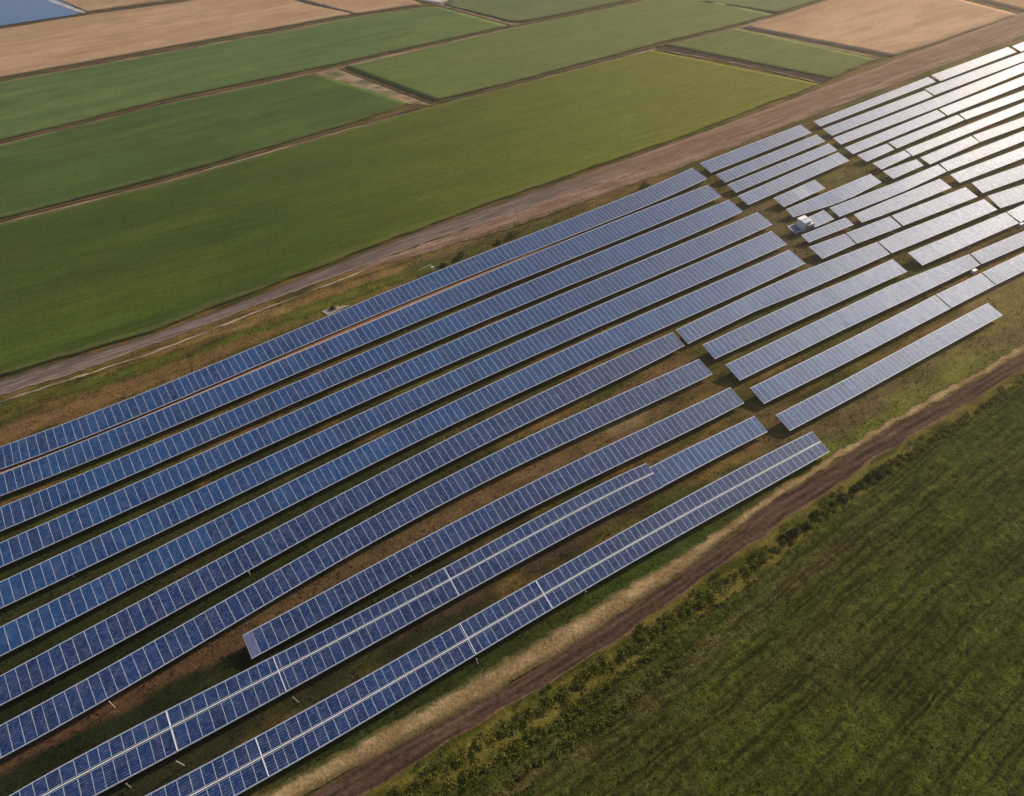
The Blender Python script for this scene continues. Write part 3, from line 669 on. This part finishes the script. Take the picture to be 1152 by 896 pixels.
LAB = {
'A': 'longest deep blue panel row, first below the grassy verge of the gravel road',
'B': 'long blue panel row right below the orange-brown cable duct strip',
'C': 'third long blue panel row counted down from the gravel road',
'D': 'fourth long blue panel row counted down from the gravel road',
'E': 'fifth long blue panel row counted down from the gravel road',
'F': 'sixth long blue panel row counted down from the gravel road',
'G': 'seventh long panel row from the gravel road, butting against another row',
'H': 'eighth panel row from the gravel road, directly above the brown bare earth strip',
'I': 'dark blue row whose left end starts in open grass, below brown earth strip',
'J': 'double-tier panel row with white centre beam, the upper of the two such rows',
'J2': 'short single-tier row carrying on from the upper double-tier row to the cross path',
'K': 'lowest double-tier panel row with white centre beam, beside green grass and dirt track',
'R1': 'lowest pale blue row right of the cross path, beside bright green grass',
'R2': 'second lowest row right of the cross path, ending at a dark narrow gap',
'R2b': 'short greyish table right of the dark gap in the second lowest right-hand row',
'R2c': 'pale table at the right picture edge ending the second lowest right-hand row',
'R3': 'long pale row right of the cross path, third from below',
'R3b': 'pale table at the right picture edge ending the third lowest right-hand row',
'R4': 'pale blue row right of the cross path, ending at a sandy opening',
'R4b': 'pale lilac row starting at the sandy opening, with a dark shaded left end',
'R4c': 'small bright table at the right picture edge, ending the row beyond the sandy opening',
'R5': 'slightly bent blue row beginning where the seventh long row ends',
'R5b': 'pale row between a dark seam and a brown triangular gap, below the glare',
'R5c': 'bright glaring table beside the brown triangular gap at the right picture edge',
'R6': 'short blue-grey table just below the short tapering one',
'R6b': 'middle table between two thin dark seams, second from the left in its line',
'R6c': 'pale table right of the second dark seam, ending at a tan wedge of ground',
'R6d': 'glaring pale table right of the tan wedge of ground',
'R7': 'short tapering table with slanted right end, directly below the white cabin',
'R7b': 'lilac table with a brown patch of earth at its left end',
'R7c': 'bright table right of a curved tan gap, running off the right picture edge',
'R8s': 'tiny two-panel table on the left side of the white cabin',
'R8': 'short lilac table on the right side of the white cabin',
'R8b': 'pale blue row right of the cabin table, ending at a double dark seam',
'R8c': 'pale pinkish row right of the double dark seam, running off the right picture edge',
'R9': 'long blue-lilac table with notched lower left corner, just above the white cabin',
'R9b': 'short pale table with a grassy gap at each end, above the double seam',
'R9c': 'pale table with rounded left end beside a curved green gap',
'R9d': 'pale table beyond the thin grey seam, right of the one with rounded left end',
'R10': 'short blue table with ragged right end at the green patch of grass',
'R10b': 'short pale table with rounded lower left corner beside a thin black seam',
'R10c': 'long pale table right of the thin black seam, running off the picture edge',
'U1': 'topmost row of the block of four beside the ploughed soil, bluest of the four',
'U2': 'second row from the top in the block of four beside the ploughed soil',
'U3': 'third row from the top in the block of four beside the ploughed soil',
'U4': 'lowest row of the block of four, above the green patch of grass',
'V1': 'farthest pale row along the ploughed soil, with a rounded left end',
'V1b': 'far pale table in the top line along the ploughed soil, between two narrow gaps',
'V1c': 'small far table in the top right, last of the line along the ploughed soil',
'V2': 'second pale row of the far block, ending at a brownish seam',
'V2b': 'second pale row of the far block, the piece right of the brownish seam',
'V3': 'unbroken pale row of the far block, third from the ploughed soil',
'V4': 'fourth pale row of the far block, the piece left of its thin seam',
'V4b': 'fourth pale row of the far block, the piece right of its thin seam',
'V5': 'small pale table at the left end of the far block\'s fifth line',
'V5b': 'middle table of the fifth line of the far block, right of a dark notch',
'V5c': 'right-hand table of the fifth line of the far block, after a short hooked seam',
}
for key, (tp, bt) in ROWS.items():
    kw = {}
    if key == 'J': kw = dict(tiers=2, split=.58, joints=[(191, 819, 203, 845), (308, 741, 326, 770), (500, 640, 512, 668)], dusty=[(693, 735, 1)])
    if key == 'K': kw = dict(tiers=2, split=.5, joints=[(288, 832, 305, 869), (518, 703, 536, 735), (603, 655, 617, 685)], dusty=())
    if key == 'R10': kw = dict(dusty=[(895, 908, 0)])
    if key == 'I': kw = dict(dusty=[(270, 284, 0)])
    build_row(key, 'solar_table', LAB[key], tp, bt, **kw)

# ------------------------------------------------------------------ cable duct between the first two rows
cd_pts = [(-40, 547), (0, 531), (100, 493.4), (200, 451.2), (300, 409.6), (400, 367.8), (500, 325.2), (580, 291), (650, 261.5)]
Q = resample(np.array([unproj(*p, z=.45) for p in cd_pts]), 90); Q = smooth_line(Q, 6)
root = tag(empty('cable_duct', (*Q[45][:2], 0)), 'long orange-brown cable duct with pale rails on the ground between the first two panel rows', 'cable duct')
bv = np.array([Q[45][0], Q[45][1], 0])
dd = Q[-1]-Q[0]; dd /= np.linalg.norm(dd); nn = np.array([-dd[1], dd[0], 0])
mbd, mbr = MB(), MB()
for a, b_ in zip(Q[:-1]-bv, Q[1:]-bv):
    a2, b2 = a.copy(), b_.copy(); a2[2] = b2[2] = .28; mbd.bar(a2, b2, 1.5, .30)
link('duct_body', mbd.mesh('duct_body', [M['soil_t']]), root)
for off in (-.52, .62):
    mbr = MB()
    for a, b_ in zip(Q[:-1]-bv, Q[1:]-bv):
        a2, b2 = a+nn*off, b_+nn*off; a2[2] = b2[2] = .50; mbr.bar(a2, b2, .16, .12)
    link('rail', mbr.mesh('rail', [M['rust']]), root)

# ------------------------------------------------------------------ white cabin among the small tables
c = unproj(903, 261); cab = tag(empty('transformer_cabin', (c[0]+.3, c[1]+1.0, 0), UAZ), 'small white transformer cabin with light grey roof between two short panel tables', 'cabin')
mb = MB(); mb.box((0, 0, 1.05), (1.9, 1.9, 2.1)); link('wall', mb.mesh('wall', [M['white']]), cab)
mb = MB()
mb.box8([(-1.1, -1.15, 2.12), (1.1, -1.15, 2.12), (1.1, 1.15, 2.12), (-1.1, 1.15, 2.12), (-1.05, -1.1, 2.24), (1.05, -1.1, 2.24), (1.05, 1.1, 2.5), (-1.05, 1.1, 2.5)])
for i in range(7): mb.box((-.9+i*.3, 0, 2.40), (.04, 2.2, .05))
link('roof', mb.mesh('roof', [M['white']]), cab)
mb = MB(); mb.box((-.45, -.97, 1.0), (.8, .04, 1.8)); d_ = link('door', mb.mesh('door', [M['door']]), cab)
mb = MB(); mb.box((-.15, -1.0, 1.0), (.04, .06, .18)); link('handle', mb.mesh('handle', [M['dark']]), d_)
mb = MB()
for i in range(5): mb.box((.5, -.97, 1.3+i*.1), (.6, .05, .05))
link('vent', mb.mesh('vent', [M['dark']]), cab)
mb = MB(); mb.box((0, 0, .06), (2.2, 2.3, .12)); link('plinth', mb.mesh('plinth', [M['concrete']]), cab)
c = unproj(908, 258); cs = tag(empty('switch_cabinet', (c[0], c[1], 0), UAZ), 'grey ribbed switch cabinet standing against the right side of the white cabin', 'cabinet')
mb = MB(); mb.box((0, 0, .75), (1.7, 1.5, 1.3)); link('cabinet_body', mb.mesh('cabinet_body', [M['greyroof']]), cs)
mb = MB(); mb.box((0, 0, 1.44), (1.85, 1.65, .07)); link('lid', mb.mesh('lid', [M['greyroof']]), cs)
for i in (-1, 1):
    mb = MB(); mb.box((i*.42, -.77, .78), (.76, .03, 1.1)); dr = link('door', mb.mesh('door', [M['steel']]), cs)
    mb = MB(); mb.box((i*.42-i*.3, -.80, .8), (.04, .05, .16)); link('handle', mb.mesh('handle', [M['dark']]), dr)
for i in (-1, 1):
    for j in (-1, 1):
        mb = MB(); mb.box((i*.7, j*.6, .05), (.12, .12, .1)); link('foot', mb.mesh('foot', [M['dark']]), cs)

# ------------------------------------------------------------------ gate frame on the verge
g0 = unproj(472.8, 311.5); g1 = unproj(486, 305.5)
gf = tag(empty('post_frame', (g0[0], g0[1], 0)), 'pale wooden frame of two posts and a crossbar beside the first panel row', 'post frame')
v1 = g1-g0
mb = MB(); mb.box((0, 0, .85), (.16, .16, 1.7)); link('post', mb.mesh('post', [M['wood']]), gf)
mb = MB(); mb.box((v1[0], v1[1], .85), (.16, .16, 1.7)); link('post', mb.mesh('post', [M['wood']]), gf)
mb = MB(); mb.bar((0, 0, 1.62), (v1[0], v1[1], 1.62), .12, .12); link('crossbar', mb.mesh('crossbar', [M['wood']]), gf)
mb = MB(); mb.box((v1[0]+.25, v1[1]-.2, .95), (.55, .3, .6)); link('meter_box', mb.mesh('meter_box', [M['white']]), gf)

# ------------------------------------------------------------------ wooden marker stakes in the gaps
STAKES = [(129, 796, 1.5, 'pale marker stake on the earth strip below the lowest single-tier row, far left'),
 (208, 862, 1.9, 'tall pale stake between the two double-tier rows, lower left corner of the farm'),
 (147, 886, .9, 'short faded stake between the two double-tier rows, nearest the lower left corner'),
 (281.5, 647, .8, 'short stake below the sixth long row, left of the middle'),
 (84, 650, .5, 'tiny pale stake below the fifth long row at the left'),
 (336, 791, 1.6, 'faded stake between the two double-tier rows below the row starting in the grass'),
 (538, 748, 1.3, 'thin stake in green grass below the lowest row, near its middle'),
 (658, 672, 1.2, 'pale stake in green grass below the lowest row, right of its middle'),
 (457, 377, 1.1, 'white leaning stake in the gap between the second and third long rows'),
 (463.5, 652, .8, 'thin stake in the gap above the upper double-tier row'),
 (500, 497, .8, 'thin light stake in the gap between the fifth and sixth long rows'),
 (612.5, 470, .5, 'tiny stake in the grassy gap between the sixth and seventh long rows'),
 (1087.5, 284, 1.1, 'white stake in the brown gap left of the glare'),
 (1118.5, 176.5, .9, 'small white stake in a dark gap above the glare')]
sm = {}
for i, (px, py, h, lb) in enumerate(STAKES):
    c = unproj(px, py)
    st = empty('marker_stake', (c[0], c[1], 0), .4*i); st.rotation_euler = (R([0, 4, -6][i % 3]), R([3, -5, 0][i % 3]), .4*i)
    tag(st, lb, 'stake', 'marker stakes between the panel rows')
    mb = MB(); mb.box((0, 0, h/2-.05), (.09, .09, h+.1)); link('shaft', mb.mesh('shaft', [M['wood']]), st)
    mb = MB(); mb.box((0, 0, h+.03), (.12, .12, .08)); link('cap', mb.mesh('cap', [M['wood']]), st)
for px, py, lb in ((1095, 307, 'small white box on the brown ground in the gap between the two lowest right-hand rows'), (1148, 254.5, 'small pale box on the ground near the right picture edge below the glare')):
    c = unproj(px, py); bx = tag(empty('junction_box', (c[0], c[1], 0), .5), lb, 'box', 'junction boxes on the ground')
    mb = MB(); mb.box((0, 0, .3), (1.0, .5, .5)); link('box_body', mb.mesh('box_body', [M['white']]), bx)
    mb = MB(); mb.box((0, 0, .58), (1.08, .58, .06)); link('lid', mb.mesh('lid', [M['white']]), bx)
c = unproj(435, 62); pl = tag(empty('marker_post', (c[0], c[1], 0)), 'small pale post standing on the ditch between two far green fields', 'post')
mb = MB(); mb.box((0, 0, .9), (.2, .2, 1.8)); link('shaft', mb.mesh('shaft', [M['wood']]), pl)
mb = MB(); mb.box((.05, 0, 1.7), (.6, .1, .3)); link('sign_plate', mb.mesh('sign_plate', [M['wood']]), pl)

# ------------------------------------------------------------------ plants
def leaves(cent, rad, hgt, nleaf, size, cols, rng, flat=.8):
    """leaf-sized faces spread through clump volumes; returns V, F, col"""
    cent = np.repeat(cent, nleaf, 0); rad = np.repeat(rad, nleaf); hgt = np.repeat(hgt, nleaf); n = len(cent)
    cc = np.repeat(cols, nleaf, 0)
    a = rng.uniform(0, 2*np.pi, n); r = np.sqrt(rng.uniform(0, 1, n)); zz = rng.uniform(0, 1, n)**.7
    rr = r*rad*np.sqrt(np.clip(1.05-zz**2, 0, 1))
    c = cent+np.stack([rr*np.cos(a), rr*np.sin(a), zz*hgt], 1)
    n1 = rng.normal(size=(n, 3)); n1 /= np.linalg.norm(n1, axis=1)[:, None]
    n2 = rng.normal(size=(n, 3)); n2 -= n1*(n1*n2).sum(1)[:, None]; n2 /= np.linalg.norm(n2, axis=1)[:, None]
    s = (size*rng.uniform(.6, 1.4, n))[:, None]
    V = np.stack([c-n1*s, c-n2*s*.45, c+n1*s, c+n2*s*.45], 1).reshape(-1, 3)
    F = np.arange(4*n).reshape(-1, 4)
    cc = cc*rng.uniform(.7, 1.35, n)[:, None]
    return V, F, np.repeat(cc, 4, 0)
rng = np.random.default_rng(5)
# scrub ridge between the track and the crop
TB = resample(smooth_line(extend([unproj(*p) for p in track_bot], 30, 60), 3), 200)
FTx = resample(smooth_line(extend([unproj(*p) for p in field_top], 10, 0), 3), 200)
def near_pt(arr, p): return np.linalg.norm(arr[:, None, :2]-p[None, :, :2], axis=2).min(0)
cen, rad, hg, col = [], [], [], []
pxT = project(TB)[0]
Ls = np.linalg.norm(np.diff(TB[:, :2], axis=0), axis=1).sum()
d = TB[-1]-TB[0]; d /= np.linalg.norm(d); nr = np.array([d[1], -d[0], 0])
for k in range(7000):
    t = rng.uniform(0, 199); i = int(t); p = TB[i]*(1-(t-i))+TB[min(i+1, 199)]*(t-i)
    px = np.interp(t, np.arange(200), pxT); s = t/199*Ls
    wd = np.interp(px, [380, 560, 770, 880, 960, 1152], [9.5, 8.5, 6.0, 3.6, 2.4, 2.6])
    off = rng.uniform(.5, wd)
    q = p+nr*off
    ridge = .5+.5*math.cos(2*math.pi*(off+.6*float(fbm(np.array(s/9), np.array(0.), 3, 2)))/2.3)
    dens = ridge*(.25+1.0*float(fbm(np.array(s/2.5), np.array(off/1.5), 8, 3)))
    if px > 790: dens *= .28
    if rng.uniform() > dens*1.5: continue
    cen.append((q[0], q[1], -.05)); rad.append(rng.uniform(.35, .75)); hg.append(rng.uniform(.25, .70)*(1 if off < wd*.6 else .7))
    y = rng.uniform(); col.append(np.array((.075, .095, .012))*(1-y)+np.array((.17, .16, .022))*y if off > 1.5 else (.055, .070, .012))
V, F, cc = leaves(np.array(cen), np.array(rad), np.array(hg), 44, .12, np.array(col), rng)
link('scrub', mesh_np('scrub', V, F, M['leaf'], col=cc), kind='stuff', label='dense yellow-green scrub in rows along the lower side of the dirt track', cat='scrub')
# crop foliage over the near field
n = 70000
s = rng.uniform(0, 1, n)**.9; wv = rng.uniform(0, 1, n)**.8*78
i = (s*59).astype(int); fr = s*59-i; base = FT[i]*(1-fr)[:, None]+FT[np.minimum(i+1, 59)]*fr[:, None]
Lf = np.linalg.norm(FT[-1]-FT[0]); P3 = base+nrm*wv[:, None]
fu = thin_lines(s*Lf, wv); keep = (fu < rng.uniform(.0, .35, n)) & (wv > .5)
pp = project(P3); keep &= (pp[0] > -60) & (pp[0] < 1230) & (pp[1] < 960)
P3 = P3[keep]; P3[:, 2] = .30; nk = len(P3)
patch = fbm(P3[:, 0]/6, P3[:, 1]/6, 71, 3)
cc0 = mixc((.042, .055, .007), (.066, .078, .012), sstep(.3, .7, patch))
V, F, cc = leaves(P3, np.full(nk, .14), np.full(nk, .22), 2, .11, cc0, rng)
link('crop_plants', mesh_np('crop_plants', V, F, M['crop_leaf'], col=cc), kind='stuff', label='low leafy crop in furrows filling the lower right field', cat='crop')
# rough grass tufts over the meadow between and around the tables
n = 150000; uu = rng.uniform(-75, 190, n); vv = rng.uniform(10, 190, n)
P3 = np.stack([uu*UX[0]+vv*UN[0], uu*UX[1]+vv*UN[1], np.full(n, -.05)], 1)
pp = project(P3); keep = (pp[0] > -60) & (pp[0] < 1210) & (pp[1] > 0) & (pp[1] < 960)
P3 = P3[keep]
px, py = pp[0][keep], pp[1][keep]
yr = np.interp(px, [0, 384, 768, 1152], [449, 311, 187, 42]); yt = np.interp(px, [280, 384, 585, 768, 868, 1002, 1152], [903, 845, 731, 621, 553, 470, 386])
k2 = (py > yr+3) & (py < yt+2) & (fbm(P3[:, 0]/2.2, P3[:, 1]/2.2, 81, 3) > rng.uniform(.38, .62, len(px)))
P3 = P3[k2]
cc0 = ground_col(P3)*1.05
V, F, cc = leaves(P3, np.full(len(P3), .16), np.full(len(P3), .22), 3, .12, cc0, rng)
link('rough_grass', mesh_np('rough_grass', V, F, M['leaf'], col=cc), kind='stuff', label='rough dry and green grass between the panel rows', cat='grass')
# single bushes one can tell apart
BUSH = [(518, 288, 1.6, 1.3, 'dark round bush on the verge above the first panel row, near the post frame'),
 (577, 264, 1.7, 1.4, 'dark bush on the verge above the first panel row, right of the middle'),
 (560, 272, 1.0, .8, 'small olive bush just left of the dark verge bush'),
 (499, 297, 1.0, .7, 'low olive bush between the post frame and the dark round bush'),
 (726, 208, 1.6, .8, 'low dark bush between the ploughed soil and the right end of the first row'),
 (375, 346, .8, .6, 'small green bush at the corner of the concrete pad'),
 (986, 532, 1.1, .9, 'roundish green bush at the top of the row of bushes by the track'),
 (979, 538, .9, .7, 'small bush touching the topmost one of the bushes by the track'),
 (968, 545, .7, .6, 'dwarf green bush below the topmost pair by the track'),
 (960, 533, .0, .0, ''),
 (948, 560, .9, .7, 'dark green bush midway in the row of bushes by the track'),
 (936, 565, .6, .5, 'tiny bush beside the dark green midway bush'),
 (962, 549, .8, .7, 'green bush between the dwarf one and the dark midway one'),
 (917, 578, .8, .7, 'bush standing alone where the row of bushes thins out'),
 (907, 590, .9, .7, 'lower bush of the track row above the dense scrub'),
 (895, 598, 1.0, .8, 'broad bush of the track row just above the dense scrub'),
 (884, 604, .8, .7, 'lowest single bush where the dense scrub begins')]
for i, (px, py, r_, h, lb) in enumerate(BUSH):
    if r_ == 0: continue
    c = unproj(px, py+2); b = tag(empty('bush', (c[0], c[1], 0), i), lb, 'bush', 'bushes along the tracks')
    kk = 7; ce = np.stack([rng.uniform(-.5, .5, kk)*r_, rng.uniform(-.5, .5, kk)*r_, np.zeros(kk)], 1)
    V, F, cc = leaves(ce, rng.uniform(.35, .65, kk)*r_, rng.uniform(.6, 1.0, kk)*h, 110, .11, np.tile((.055, .068, .014), (kk, 1))*rng.uniform(.7, 1.4, kk)[:, None], rng)
    link('foliage', mesh_np('foliage', V, F, M['leaf'], col=cc), b)
    mb = MB()
    for j in range(5): a = j*1.26; mb.bar((0, 0, -.1), (math.cos(a)*r_*.4, math.sin(a)*r_*.4, h*.7), .05, .05)
    link('stem', mb.mesh('stem', [M['wood']]), b)

# ------------------------------------------------------------------ air
mv = bpy.data.materials.new('haze_air'); mv.use_nodes = True; tv = mv.node_tree; tv.nodes.remove(tv.nodes['Principled BSDF'])
pv = tv.nodes.new('ShaderNodeVolumePrincipled'); pv.inputs['Color'].default_value = (1.0, .88, .76, 1)
pv.inputs['Density'].default_value = HAZE_D; pv.inputs['Anisotropy'].default_value = .68
tv.links.new(pv.outputs[0], tv.nodes['Material Output'].inputs['Volume'])
mb = MB(); mb.box((0, 900, 40), (3010, 3010, 84)); me = mb.mesh('haze', [mv]); link('haze', me, kind='stuff')
